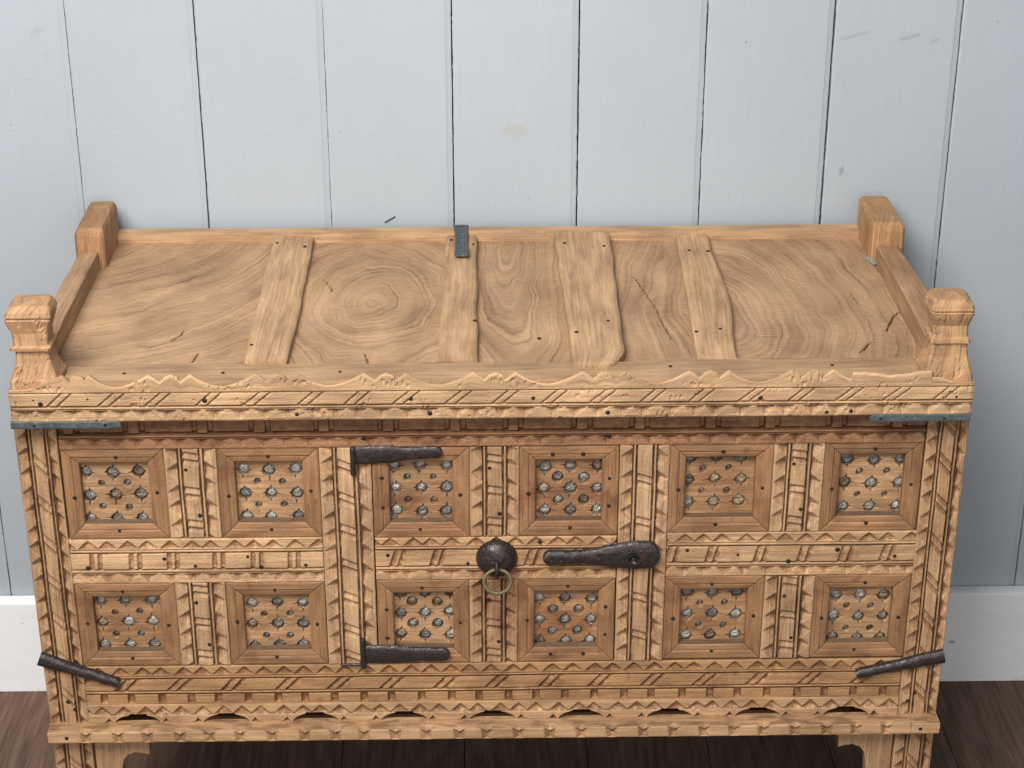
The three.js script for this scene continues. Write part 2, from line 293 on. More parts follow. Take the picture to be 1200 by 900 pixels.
// carved relief: bands across a strip, depth in mm below its face
function bounds(a0, a1, pitch, jit = 0.13) { const out = []; let a = a0 - pitch * rr(0.1, 0.5); while (a < a1 + pitch) { out.push(a + pitch * rr(-jit, jit)); a += pitch; } return out; }
function carve(bands, a0, a1) {
  const list = bands.map((b) => {
    if (b.t === 'teeth') { const q = bounds(a0, a1, b.pitch), dd = q.map(() => rr(0.68, 1.2)); return { ...b, q, dd }; }
    if (b.t === 'dentil') return { ...b, q: bounds(a0, a1, b.pitch, 0.05) };
    if (b.t === 'slash') { const q = b.at ?? bounds(a0, a1, b.pitch, 0.03); return { ...b, q, gg: q.map(() => rr(-0.8, 0.8)), sl: q.map(() => rr(0.9, 1.1)) }; }
    return { ...b, ph: rr(0, 99) };
  });
  return (a, b) => {
    let d = 0;
    for (const B of list) {
      if (B.t === 'groove') {
        const e = Math.abs(b - B.b), hw = B.w / 2;
        if (e < hw) d = Math.max(d, B.d * Math.min(1, (hw - e) / 0.3) * (0.9 + 0.3 * gn(a * 0.05, B.ph + 5)));
        continue;
      }
      if (b < B.b0 || b > B.b1) continue;
      const t = (b - B.b0) / (B.b1 - B.b0);
      if (B.t === 'teeth') {
        const tt = B.base === 'hi' ? t : 1 - t;
        const up = (B.up ?? 0.5) * B.pitch, lo = (B.lo ?? 0.5) * B.pitch, k0 = Math.max(0, Math.floor((a - B.q[0]) / B.pitch) - 1);
        for (let k = k0; k < Math.min(B.q.length, k0 + 4); k++) {
          const s = a - B.q[k], x = s > 0 ? s / up : -s / lo;
          if (x > 1) continue;
          let h = B.d * B.dd[k] * (tt - x + (B.bow ? B.bow * x * (1 - x) : 0)); if (B.cap) h = Math.min(h, B.cap * B.dd[k] * (1 - 0.35 * tt));
          if (B.line && h > 0) h += B.line * tt * Math.max(0, 1 - Math.abs(s) / 1.3);
          d = Math.max(d, h);
        }
        if (B.lower) d = Math.max(d, B.lower);
      } else if (B.t === 'slash') {
        for (let k = 0; k < B.q.length; k++) for (const s of [-1, 1]) {
          const x = a - B.q[k] - B.slant * B.sl[k] * (t - 0.5) - s * (B.gap / 2 + 0.3 * B.gg[k]);
          const w = B.w;
          if (x > -w / 2 && x < w / 2) { const f = B.flip ? 0.5 - x / w : x / w + 0.5; d = Math.max(d, B.d * (f < 0.3 ? f / 0.3 : (1 - f) / 0.7)); }
        }
      } else if (B.t === 'dentil') {
        for (const q of B.q) { const x = Math.abs(a - q) / (B.w / 2); if (x < 1) d = Math.max(d, B.d * Math.min(1, 2.2 * (1 - x * x))); }
        d = Math.max(d, B.lower ?? 0);
      } else if (B.t === 'flat') d = Math.max(d, B.d);
    }
    return d;
  };
}
const RES = 0.85;
function lines(bands, L, res) {                              // sample lines across a strip: every groove wall and band edge gets its own
  const key = [0, 0.4, 1.0, L - 1.0, L - 0.4, L];
  for (const B of bands) if (B.t === 'groove') key.push(B.b - B.w / 2, B.b - B.w / 2 + 0.3, B.b + B.w / 2 - 0.3, B.b + B.w / 2); else key.push(B.b0 - 0.1, B.b0 + 0.02, B.b1 - 0.02, B.b1 + 0.1);
  const k = key.filter((x) => x >= 0 && x <= L).sort((x, y) => x - y), out = [k[0]];
  for (let i = 1; i < k.length; i++) { const g = k[i] - k[i - 1]; if (g < 0.02) continue; const n = Math.max(1, Math.ceil(g / res - 0.2)); for (let j = 1; j <= n; j++) out.push(k[i - 1] + g * j / n); }
  return out;
}
let strips = 0;
// a carved strip on the front: ax = direction of its length; (a0..a1) along, (b0..b1) across, z of its face
function strip(name, parent, { ax, a0, a1, b0, b1, z = 0, thick = 24, bands, tint = T_LIGHT, top, res = RES, round = 0.9, mat = CARVED, extra, sk = 1, cutDark = 0.6 }) {
  let isCut = 0; const gv = bands.filter((q) => q.t === 'groove'), inGroove = (b) => gv.some((q) => Math.abs(b - q.b) < q.w / 2);
  const cut = carve(bands, a0, a1), id = ++strips, L = b1 - b0, uo = rr(0, 3), vo = rr(0, 3), tk = rr(0.9, 1.07);
  const tn = tint.map((c) => c * tk);
  const As = steps(a0, a1, res), Bs = lines(bands, L, res);
  const H = (a, b) => {
    const e = Math.min(a - a0, a1 - a, b, L - b), jr = round * (1 + 0.7 * gn(a * 0.09, b * 0.09 + id));
    const edge = e < 1.6 ? jr * (1 - e / 1.6) * (1 - e / 1.6) : 0;
    const wear = 0.35 * fbm(a * 0.03, b * 0.03 + id * 7, 3) + 0.14 * gn(a * 0.25, b * 0.25 + id);
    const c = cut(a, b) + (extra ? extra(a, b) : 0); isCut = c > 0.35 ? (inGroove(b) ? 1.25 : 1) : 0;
    return z - c - edge + wear;
  };
  const pt = (a, b) => { const bb = b + 0.7 * gn(a * 0.012, id * 1.7) * Math.sin(Math.PI * b / L); return ax === 'x' ? [a, b0 + bb, H(a, b)] : [b0 + bb, a, H(a, b)]; };
  const g = solid({
    us: ax === 'x' ? As : Bs, vs: ax === 'x' ? Bs : As, P: ax === 'x' ? pt : (u, v) => pt(v, u), back: (p) => [p[0], p[1], z - thick],
    uv: ax === 'x' ? (u, v) => [u * MM + uo, v * MM + vo] : (u, v) => [v * MM + uo, u * MM + vo],
    col: (u, v, p) => { const c = woodTint(tn, p[0], p[1], sk); return isCut ? residueShade(c, p[0], p[1], id, Math.min(1.2, cutDark * isCut + (isCut > 1 ? 0.3 : 0))) : c; },
  });
  return part(name, g, mat, parent);
}
const nailGeos = [0, 1, 2].map((k) => { const g = new THREE.SphereGeometry(1, 12, 8); const p = g.attributes.position, q = rng(40 + k); for (let i = 0; i < p.count; i++) p.setXYZ(i, p.getX(i) * (0.92 + 0.16 * gn(p.getX(i) * 2 + k, p.getY(i) * 2)), p.getY(i) * (0.92 + 0.2 * gn(p.getY(i) * 2, k + p.getX(i))), p.getZ(i) * 0.45); g.computeVertexNormals(); return g.scale(MM, MM, MM); });
let nk = 0;
function nail(parent, x, y, z, r = 2.7, up) {
  const m = part('nail', nailGeos[nk++ % 3], NAIL, parent); m.position.set(x * MM, y * MM, z * MM); m.scale.setScalar(r * rr(0.88, 1.15));
  if (up) m.rotation.x = -Math.PI / 2; else m.rotation.z = rr(0, 6); return m;
}

// ---- pierced panels in mitred frames
function moulding(parent, x0, x1, y0, y1, side, fw, z) {
  const tk = rr(0.86, 1.12), horiz = side === 'top' || side === 'bottom', uo = rr(0, 3), vo = rr(0, 3), id = ++strips;
  const tn = T_FRAME.map((c, i) => c * tk * (horiz ? 1.04 : 0.98));
  const len = horiz ? x1 - x0 : y1 - y0, gap = 0.35;
  const prof = (b) => { let d = 0.3; if (b < 1.5) d += 1.0 * (1 - b / 1.5); const st = fw * 0.58; if (b > st) d += 0.9 + 1.6 * (b - st) / (fw - st); const e = Math.abs(b - st); if (e < 1.1) d += 1.3 * (1 - e / 1.1); if (b > fw - 1.2) d += 0.9 * (b - fw + 1.2); return d; };
  const P = (a, b) => {                                     // a 0..len, b 0..fw from the outer edge
    const t0 = b + gap, t1 = len - b - gap, s = t0 + (t1 - t0) * a / len;
    const e = Math.min(s - t0, t1 - s), h = z - prof(b) - (e < 1 ? 0.5 * (1 - e) : 0) + 0.3 * fbm(s * 0.04, b * 0.06 + id * 5, 3);
    if (side === 'bottom') return [x0 + s, y0 + b, h];
    if (side === 'top') return [x1 - s, y1 - b, h];
    if (side === 'right') return [x1 - b, y0 + s, h];
    return [x0 + b, y1 - s, h];
  };
  const g = solid({ us: steps(0, len, 2.2), vs: steps(0, fw, 0.75), P, back: (p) => [p[0], p[1], z - 15], uv: (a, b) => [a * MM + uo, b * MM + vo], col: (u, v, p) => woodTint(tn, p[0], p[1], 1.1) });
  return part('frame_moulding', g, CARVED, parent);
}
function starHole(cx, cy, r, nick, rot) {
  const p = new THREE.Path(), pts = [];
  for (let k = 0; k < 4; k++) {
    const a = rot + k * Math.PI / 2, w = 0.17, n = nick * rr(0.85, 1.1);
    for (let j = 0; j <= 5; j++) { const t = a + w + (Math.PI / 2 - 2 * w) * j / 5; pts.push([cx + r * rr(0.94, 1.05) * Math.cos(t), cy + 1.1 * r * rr(0.94, 1.05) * Math.sin(t)]); }
    const b = a + Math.PI / 2; pts.push([cx + n * Math.cos(b), cy + n * Math.sin(b)]);
  }
  pts.forEach(([x, y], i) => i ? p.lineTo(x * MM, y * MM) : p.moveTo(x * MM, y * MM)); p.closePath(); return p;
}
function roundHole(cx, cy, r) { const p = new THREE.Path(); for (let j = 0; j < 14; j++) { const t = j / 14 * 6.2832, q = r * rr(0.95, 1.05); j ? p.lineTo((cx + q * Math.cos(t)) * MM, (cy + 1.15 * q * Math.sin(t)) * MM) : p.moveTo((cx + q * Math.cos(t)) * MM, (cy + 1.15 * q * Math.sin(t)) * MM); } p.closePath(); return p; }
const LATZ = -13;
function panel(parent, [x0, x1, y0, y1], [cx, cy], [px, py], type, opt = {}) {
  cy += 2.3; py = Math.min(py, 32.5);
  const bx0 = x0 + 2, bx1 = x1 - 2, by0 = y0 + 2, by1 = y1 - 2, fw = opt.fw ?? 20.5;
  const sh = new THREE.Shape(); sh.moveTo(bx0 * MM, by0 * MM); sh.lineTo(bx1 * MM, by0 * MM); sh.lineTo(bx1 * MM, by1 * MM); sh.lineTo(bx0 * MM, by1 * MM); sh.closePath();
  const holes = [];
  const fits = (x, y, r) => x - r > bx0 + 1 && x + r < bx1 - 1 && y - r > by0 + 1 && y + r < by1 - 1;
  for (let i = -1; i <= 1; i++) for (let j = -2; j <= 2; j++) { const x = cx + i * px + rr(-1.2, 1.2), y = cy + j * py + rr(-1.2, 1.2); if (fits(x, y, 13.5)) holes.push([x, y, rr(7.3, 8.5), 1]); }
  for (const i of [-0.5, 0.5]) for (const j of [-1.5, -0.5, 0.5, 1.5]) { if (Math.abs(j) > 1 && !opt.tall) continue; const x = cx + i * px + rr(-1, 1), y = cy + j * py + rr(-1, 1); if (fits(x, y, 8)) holes.push([x, y, type === 'B' ? rr(6.6, 7.6) : rr(4.0, 4.9), 0]); }
  for (const [x, y, r, k] of holes) sh.holes.push(k ? starHole(x, y, r, r * 1.62, rr(-0.12, 0.12)) : roundHole(x, y, r));
  const g = new THREE.ExtrudeGeometry(sh, { depth: 0.0045, bevelEnabled: true, bevelThickness: 0.0006, bevelSize: 0.0006, bevelOffset: -0.0006, bevelSegments: 1, curveSegments: 1 }); g.translate(0, 0, (LATZ - 4.5 - 0.6) * MM);
  const uo = rr(0, 3), vo = rr(0, 3), uvA = g.attributes.uv; for (let i = 0; i < uvA.count; i++) uvA.setXY(i, uvA.getX(i) + uo, uvA.getY(i) + vo);
  const tk = rr(0.93, 1.05), tn = (opt.tint ?? [0.97, 0.92, 0.86]).map((c) => c * tk);
  withColor(g, (x, y) => { const c = woodTint(tn, x, y, 1.3), m = 0.5 * sstep(0.02, 0.4, fbm(x * 0.045 + 20, y * 0.045, 5)) + 0.25 * sstep(0.1, 0.45, gn(x * 0.16, y * 0.16 + 8)); return [c[0] * (1 - 0.5 * m), c[1] * (1 - 0.62 * m), c[2] * (1 - 0.7 * m)]; });
  const lat = part('pierced_panel', g, CARVED, parent);
  // beaten metal foil behind the holes, pushed up into each
  const id = ++strips, hv = holes.map(() => rr(0.55, 1.35)), plug = holes.map((h) => (opt.plug && opt.plug(h[0], h[1]) ? 1 : 0)), br = holes.map(() => R() < 0.22 ? 1 : 0);
  const near = (x, y) => { let best = 1e9, k = -1; holes.forEach((h, i) => { const d = Math.hypot(x - h[0], y - h[1]) / h[2]; if (d < best) { best = d; k = i; } }); return [best, k]; };
  const foil = solid({
    us: steps(bx0 + 1, bx1 - 1, 1.1), vs: steps(by0 + 1, by1 - 1, 1.1),
    P: (x, y) => { const [d, k] = near(x, y), hr = holes[k][2]; const up = d < 1.0 ? Math.min(4.6 * Math.min(1, hv[k] * 1.1), 0.75 * hr * (1 - d * d)) : 0; return [x, y, LATZ - 7.6 + up + 0.35 * fbm(x * 0.25, y * 0.25 + id, 3) * (d < 1.15 ? 1 : 0)]; },
    back: (p) => [p[0], p[1], LATZ - 10.4], uv: (x, y) => [x * MM + id * 0.0137, y * MM + id * 0.0071],
    col: (x, y) => { const [, k] = near(x, y), v = hv[k]; return plug[k] ? [1.1, 0.85, 0.58] : br[k] ? [v * 0.85, v * 0.68, v * 0.5] : [v, v * 0.965, v * 0.91]; },
  });
  const P0 = parent === door ? parent : lat;
  part('foil_backing', foil, FOIL, P0);
  for (const s of ['top', 'left', 'bottom', 'right']) moulding(P0, x0, x1, y0, y1, s, fw, opt.z ?? -0.4);
  const dust = rr(0.8, 1.15);
  part('sill', withColor(new THREE.BoxGeometry((x1 - x0 - 2 * fw - 0.6) * MM, 1.8 * MM, (-LATZ - 4.6) * MM, 12, 1, 3).translate((x0 + x1) / 2 * MM, (y0 + fw + 0.4) * MM, (LATZ - 3.4) / 2 * MM), (x, y, z) => { const n = 1 + 0.5 * fbm(x * 0.12, z * 0.2 + id, 3); return [0.42 * n * dust, 0.43 * n * dust, 0.46 * n * dust]; }), WOOD, P0);
  const mx = (x0 + x1) / 2, my = (y0 + y1) / 2, q = fw * 0.55, zz = -1;
  const two = opt.two ?? '';
  const put = (s, x, y) => nail(P0, x + rr(-4, 4) * (s === 't' || s === 'b' ? 1 : 0), y + rr(-4, 4) * (s === 'l' || s === 'r' ? 1 : 0), zz);
  for (const s of 'tblr') {
    const f = two.includes(s) ? [-20, 20] : [0];
    for (const d of f) { if (s === 't') put(s, mx + d, y1 - q); if (s === 'b') put(s, mx + d, y0 + q); if (s === 'l') put(s, x0 + q, my + d); if (s === 'r') put(s, x1 - q, my + d); }
  }
}
const door = new THREE.Group();

// rows and columns of the front (mm)
const YT = 688, YM1 = 562.5, YM0 = 498.5, YB = 375;
// corner stiles with legs
const stileBands = (w) => [
  { t: 'teeth', b0: 0.5, b1: 13, base: 'hi', pitch: 25.5, d: 8, bow: 0.25, up: 0.44, lo: 0.56 }, { t: 'groove', b: 14.4, w: 2.75, d: 8.0 }, { t: 'groove', b: 18.6, w: 2.12, d: 6.4 },
  { t: 'slash', b0: 19.4, b1: 34.5, pitch: 56, slant: -17, gap: 12, w: 8, d: 5.5, flip: 1 },
  { t: 'groove', b: 35.4, w: 2.75, d: 8.0 }, { t: 'groove', b: 39.4, w: 2.12, d: 6.4 }, { t: 'teeth', b0: 40.5, b1: w - 0.5, base: 'lo', pitch: 27, d: 7.5, bow: 0.25, up: 0.44, lo: 0.56 }];
for (const s of [-1, 1]) {
  const b0 = s < 0 ? -579 : 528.8, b1 = s < 0 ? -528.8 : 579;
  const m = strip('corner_stile', chest, { ax: 'y', a0: 2, a1: 722, b0, b1, z: 0, thick: 48, bands: stileBands(b1 - b0), tint: T_MID });
  for (const [y, dx] of [[321, 26], [309, 34]]) nail(m, b0 + (s < 0 ? dx : 51 - dx - 6), y, -0.5, 2.9);
}
// frieze under the lid
const fr = [];
{ const posts = bounds(-560, 560, 77, 0.06);
  const fm = strip('frieze_rail', chest, {
    ax: 'x', a0: -526.8, a1: 526.8, b0: 688.3, b1: 736, z: 1.5, cutDark: 0.5, tint: T_FRIEZE, thick: 26, round: 1.3,
    bands: [{ t: 'teeth', b0: 0.8, b1: 14.2, base: 'hi', pitch: 26, d: 11, line: 3 }, { t: 'groove', b: 15.2, w: 1.75, d: 4.8 }, { t: 'groove', b: 19.6, w: 2.5, d: 11.2 }],
    extra: (a, b) => { if (b < 19.4) return 0; let d = 5.5; for (const q of posts) { const x = Math.abs(a - q); if (x < 6.5) d = Math.min(d, 2.2); else if (x < 12.5) d = 9; } return d * sstep(19.4, 20.4, b); } });
  for (const [x, y] of [[-158, 701], [140, 701.5]]) nail(fm, x, y, 1.2, 2.8); }
// side posts and mullions
const mull = (w, o = {}) => [
  { t: 'teeth', b0: 0.5, b1: w * 0.24, base: 'hi', pitch: 25.5, d: 8, bow: 0.2, up: 0.44, lo: 0.56 }, { t: 'groove', b: w * 0.26, w: 2.0, d: 6.4 }, { t: 'groove', b: w * 0.335, w: 2.62, d: 8.0 },
  { t: 'slash', b0: w * 0.36, b1: w * 0.655, pitch: o.pitch ?? 46, at: o.at, slant: o.slant ?? -3, gap: 10, w: 7, d: 4.8, flip: 1 },
  { t: 'groove', b: w * 0.67, w: 2.62, d: 8.0 }, { t: 'groove', b: w * 0.748, w: 2.12, d: 6.4 }, { t: 'teeth', b0: w * 0.765, b1: w - 0.5, base: 'lo', pitch: o.p2 ?? 25.5, d: 7.5, bow: 0.2, up: 0.44, lo: 0.56 }];
function mullion(parent, x0, x1, y0, y1, at, tint = T_LIGHT, slant = -3) {
  const m = strip('mullion', parent, { ax: 'y', a0: y0, a1: y1, b0: x0, b1: x1, bands: mull(x1 - x0, { at, slant }), tint });
  const P0 = parent === door ? door : m, w = x1 - x0;
  nail(P0, x0 + w * 0.4, y0 + (y1 - y0) * 0.77, 0.2); nail(P0, x0 + w * 0.6, y0 + (y1 - y0) * 0.26, 0.2);
}
mullion(chest, -401.5, -338, YM1 + 0.5, YT, [674, 626, 580]); mullion(chest, -402, -339, YB, YM0 - 0.5, [486, 438, 390]);
mullion(chest, 343.5, 405.5, YM1 + 1.5, YT + 1, [670, 622, 578]); mullion(chest, 342.5, 406, YB + 1.5, YM0 + 0.5, [490, 440, 395]);
strip('jamb_post', chest, { ax: 'y', a0: YB, a1: YT, b0: -213, b1: -150, z: 0.6, bands: mull(63, { at: [660, 615, 570, 520, 472, 425, 385], slant: -8, p2: 29 }), tint: T_LIGHT });
strip('lock_post', chest, { ax: 'y', a0: YB, a1: YT, b0: 154.5, b1: 215.5, z: 0.4, bands: mull(61, { at: [638, 578, 468, 412], slant: -6, p2: 27 }), tint: T_LIGHT });
// middle rails of the two side bays
const midBands = (at, slant) => [
  { t: 'teeth', b0: 0.6, b1: 14, base: 'hi', pitch: 26, d: 10, line: 2.5 }, { t: 'groove', b: 15, w: 1.62, d: 4.8 }, { t: 'groove', b: 19.6, w: 2.5, d: 7.2 },
  { t: 'slash', b0: 20.8, b1: 42.5, at, pitch: 46, slant, gap: 10.5, w: 6.8, d: 5 },
  { t: 'groove', b: 43.5, w: 2.5, d: 7.2 }, { t: 'groove', b: 48.2, w: 1.62, d: 4.8 }, { t: 'teeth', b0: 49.4, b1: 62, base: 'lo', pitch: 26, d: 11, cap: 5.5, bow: 0.3 }];
{ const m = strip('middle_rail', chest, { ax: 'x', a0: -528.5, a1: -213.8, b0: YM0, b1: YM1 - 0.5, cutDark: 0.85, bands: midBands([-497, -448, -401, -344, -296, -250], 1), tint: [1.24, 1.25, 1.24] });
  for (const [x, y] of [[-508, 522], [-412, 534], [-374, 523], [-308, 536], [-236, 523], [-292, 521]]) nail(m, x, y, 0.1, rr(2.2, 3.2));
  const n = strip('middle_rail', chest, { ax: 'x', a0: 216.3, a1: 529.3, b0: YM0 + 2.5, b1: YM1 + 1, cutDark: 0.85, bands: midBands([224, 275, 336, 391, 443, 495], 5), tint: [1.18, 1.17, 1.13] });
  for (const [x, y] of [[242, 539], [306, 532], [370, 522], [431, 538], [504, 528]]) nail(n, x, y, 0.1, rr(2.2, 3.2)); }
// pierced panels of the side bays
panel(chest, [-526.5, -402, YM1, YT], [-468, 615], [32, 34], 'A');
panel(chest, [-337.5, -213.7, YM1, YT], [-276, 616], [32, 34], 'A');
panel(chest, [-528, -402.6, YB, YM0 - 0.5], [-468, 430], [32, 32.5], 'A', { tint: [0.9, 0.82, 0.74] });
panel(chest, [-338.4, -214, YB, YM0 - 0.5], [-277, 425], [32, 33], 'A');
panel(chest, [216, 343, YM1 + 1.5, YT + 1], [274, 630], [32, 32], 'A', { plug: (x, y) => x > 265 && y < 640 && y > 590, tint: [0.92, 0.83, 0.74] });
panel(chest, [406, 527, YM1 + 1.5, YT + 3], [470, 623], [33, 33], 'A');
panel(chest, [216.3, 342, YB + 2, YM0 + 2], [279, 434], [32, 33], 'A', { tint: [0.88, 0.78, 0.69] });
panel(chest, [406.5, 528, YB + 2, YM0 + 2], [468, 428], [31, 33], 'A');
// the door
door.name = numbered('door'); chest.add(door); door.userData = { label: 'central hinged door with ring pull' };
panel(door, [-149, -30, YM1 - 2, YT - 1.5], [-90, 621], [32, 33], 'A', { two: 'l', tint: [0.9, 0.82, 0.75] });
panel(door, [31.5, 153.5, YM1 - 1, YT - 1], [96, 619], [33, 31], 'B', { two: 'tr', fw: 20, tint: [0.9, 0.81, 0.73] });
panel(door, [-148.5, -32, YB, YM0 + 0.5], [-88, 440], [32, 33], 'B', { two: 'l' });
panel(door, [30, 152.8, YB, YM0 + 1], [91, 427], [33, 33], 'B', { two: 'br', tint: [0.88, 0.77, 0.68] });
mullion(door, -29.5, 31, YM1 - 1, YT - 1, [668, 624, 580], T_MID); mullion(door, -31.5, 29.5, YB, YM0, [470, 432, 388], T_MID);
strip('middle_rail', door, { ax: 'x', a0: -148.5, a1: 153.2, b0: YM0 + 1, b1: YM1 - 2.2, cutDark: 0.85, bands: midBands([-120, -70, 49, 105], 7), tint: [1.04, 1.0, 0.94] });
for (const [x, y] of [[-133, 536], [-33, 523], [57, 553]]) nail(door, x, y, 0.1, rr(2.4, 3));
// bottom rail, scalloped apron, base rail
strip('bottom_rail', chest, {
  ax: 'x', a0: -529, a1: 528, b0: 315.5, b1: 373.8, z: -0.8, tint: [0.86, 0.76, 0.64], cutDark: 0.85,
  bands: [{ t: 'dentil', b0: 1, b1: 14.5, pitch: 37.5, w: 9.5, d: 6.5, lower: 0.3 }, { t: 'groove', b: 15.5, w: 3.0, d: 7.2 }, { t: 'groove', b: 19.7, w: 1.88, d: 4.8 },
    { t: 'slash', b0: 20.6, b1: 38, pitch: 68, slant: 16, gap: 13, w: 7.5, d: 5.5 }, { t: 'groove', b: 39, w: 2.75, d: 8.0 }, { t: 'groove', b: 43, w: 1.75, d: 4.2 }, { t: 'teeth', b0: 44.2, b1: 57.4, base: 'lo', pitch: 26.5, d: 11, cap: 6, bow: 0.35 }] });
const ARC0 = -465, ARCP = 115.6;
const apronTop = (x) => {                                     // bottom outline of the apron: arcs with a nicked block between
  const k = Math.round((x - ARC0) / ARCP), s = Math.abs(x - ARC0 - k * ARCP);
  let y = 286.8;
  if (s < 30) y = 286.8 + 15 * Math.sqrt(Math.max(0, 1 - (s / 30) * (s / 30)) ) * (0.82 + 0.18 * (1 - s / 30));
  else { const n = Math.abs(s - 37); if (n < 6) y = 286.8 + 8 * (1 - n / 6); else if (s > 43 && s < 48) y = 286.8 + 2.5 * ((48 - s) / 5) ** 2; }
  return Math.min(y, 300.2) + 0.5 * gn(x * 0.1, 3);
};
{ const cut = carve([{ t: 'teeth', b0: 301.5, b1: 314.5, base: 'lo', pitch: 25.6, d: 11, cap: 6, bow: 0.1 }, { t: 'groove', b: 300.6, w: 2.0, d: 1.9 }], -528, 527);
  const vs = [...steps(0, 0.42, 0.03), ...steps(0.45, 1, 0.034)];
  part('scalloped_apron', solid({
    ladder: true, us: steps(-528.5, 527.5, RES), vs, P: (x, t) => { const y0 = apronTop(x), y = y0 + (315.2 - y0) * t, e = t < 0.06 ? 0.9 * (1 - t / 0.06) : 0; return [x, y, 1.8 - cut(x, y) - e + 0.3 * fbm(x * 0.03, y * 0.05, 3)]; },
    back: (p) => [p[0], p[1], -11], uv: (x, t) => [x * MM + 0.37, t * 0.03 + 0.77], col: (u, t, p) => { const c = woodTint([1.08, 1.06, 1.02], p[0], p[1], 0.6); return cut(p[0], p[1]) > 0.35 ? residueShade(c, p[0], p[1], 3, 0.9) : c; },
  }), CARVED, chest); }
{ const ns = bounds(-560, 560, 40, 0.06), RZ = 21, RY = 271;
  const cut = (x, y) => { let d = 0; for (const q of ns) { const w = 9 * (0.72 + 0.28 * (y - RY) / 17), s = Math.abs(x - q) / w; if (s < 1 && Math.abs(x) < 545) d = Math.max(d, 6.5 * (1 - s) * (0.8 + 0.2 * (y - RY) / 17)); } return d; };
  // front face, then bent back over the top: v 0..17 climbs, 17..46 runs back
  const m = part('base_rail', solid({
    us: steps(-579, 580, RES), vs: [...steps(0, 16, 1), 16.6, 17.2, ...steps(18, 43, 1.5)],
    P: (x, v) => { const w = 0.4 * fbm(x * 0.02, v * 0.1, 3); if (v <= 16.6) { const y = RY + v; return [x, y + w * 0.4, RZ - cut(x, y) - (v < 1.5 ? 0.8 * (1 - v / 1.5) : v > 15.6 ? 0.9 : 0) + w]; }
      const z = RZ - (v - 16.6), dip = cut(x, RY + 17) * clamp((z - RZ + 7.5) / 7.5, 0, 1) * 0.9; return [x, RY + 17 - dip + w * 0.6 - (v < 17.5 ? 0.35 : 0), z]; },
    back: (p) => [p[0], RY, p[1] < RY + 12 ? p[2] - 0.01 : p[2]], uv: (x, v) => [x * MM + 1.3, v * MM + 0.2],
    col: (x, v, p) => { const c = woodTint([1.05, 1.02, 0.98], p[0], p[1], 0.5); if (v <= 16.6) return cut(p[0], p[1]) > 0.35 ? residueShade(c, p[0], p[1], 7, 0.6) : c;
      const g = sstep(-0.05, 0.3, fbm(p[0] * 0.03, p[2] * 0.09, 4) + 0.06); return [c[0] * (1 - 0.4 * g), c[1] * (1 - 0.43 * g), c[2] * (1 - 0.44 * g)]; },
  }), CARVED, chest);
  for (const x of [-555, 555]) nail(m, x, 279, RZ - 0.4, 3); }
for (const s of [-1, 1]) {
  const sh = new THREE.Shape(), pts = [[527, 270.5], [430, 270.5], [432, 257], [440, 253], [455, 250.5], [455.5, 231.5], [462, 234], [474, 236], [484, 232], [490, 224], [494, 208], [496, 170], [498, 110], [505, 60], [527, 30]];
  pts.forEach(([x, y], i) => i ? sh.lineTo(s * x * MM, y * MM) : sh.moveTo(s * x * MM, y * MM)); sh.closePath();
  const g = new THREE.ExtrudeGeometry(sh, { depth: 0.018, bevelEnabled: true, bevelThickness: 0.0012, bevelSize: 0.0012, bevelOffset: -0.0012, bevelSegments: 2 }); g.translate(0.4 * s, 0, -0.025); const tA = g.attributes.uv; for (let i = 0; i < tA.count; i++) tA.setXY(i, tA.getY(i) + s, tA.getX(i)); g.translate(-0.4 * s, 0, 0);
  part('foot_bracket', withColor(g, (x, y) => woodTint(T_MID, x, y, 0.6)), WOOD, chest);
}
// carcass: sides, back, bottom, back legs, inner boards behind the front
const board = (name, x0, x1, y0, y1, z0, z1, tint = T_DARK, parent = chest) => {
  const g = new THREE.BoxGeometry((x1 - x0) * MM, (y1 - y0) * MM, (z1 - z0) * MM).translate((x0 + x1) / 2 * MM, (y0 + y1) / 2 * MM, (z0 + z1) / 2 * MM);
  const p = g.attributes.position, n = g.attributes.normal, t = g.attributes.uv, o = [rr(0, 3), rr(0, 3)];
  for (let i = 0; i < p.count; i++) { const ax = Math.abs(n.getX(i)) > 0.5; t.setXY(i, (ax ? p.getZ(i) : p.getX(i)) + o[0], (Math.abs(n.getY(i)) > 0.5 ? p.getZ(i) : p.getY(i)) + o[1]); }
  return part(name, withColor(g, (x, y) => tint), WOOD, parent);
};
board('side_panel', -572, -550, 262, 736, -440, -49, T_MID); board('side_panel', 550, 572, 262, 736, -440, -49, T_MID);
board('back_panel', -549, 549, 262, 736, -462, -441); board('bottom_board', -549, 549, 240, 261, -440, -50);
board('inner_board', -549, 549, 308, 738, -49, -31);
board('back_leg', -579, -528, 0, 736, -490, -463, T_MID); board('back_leg', 528, 579, 0, 736, -490, -463, T_MID);

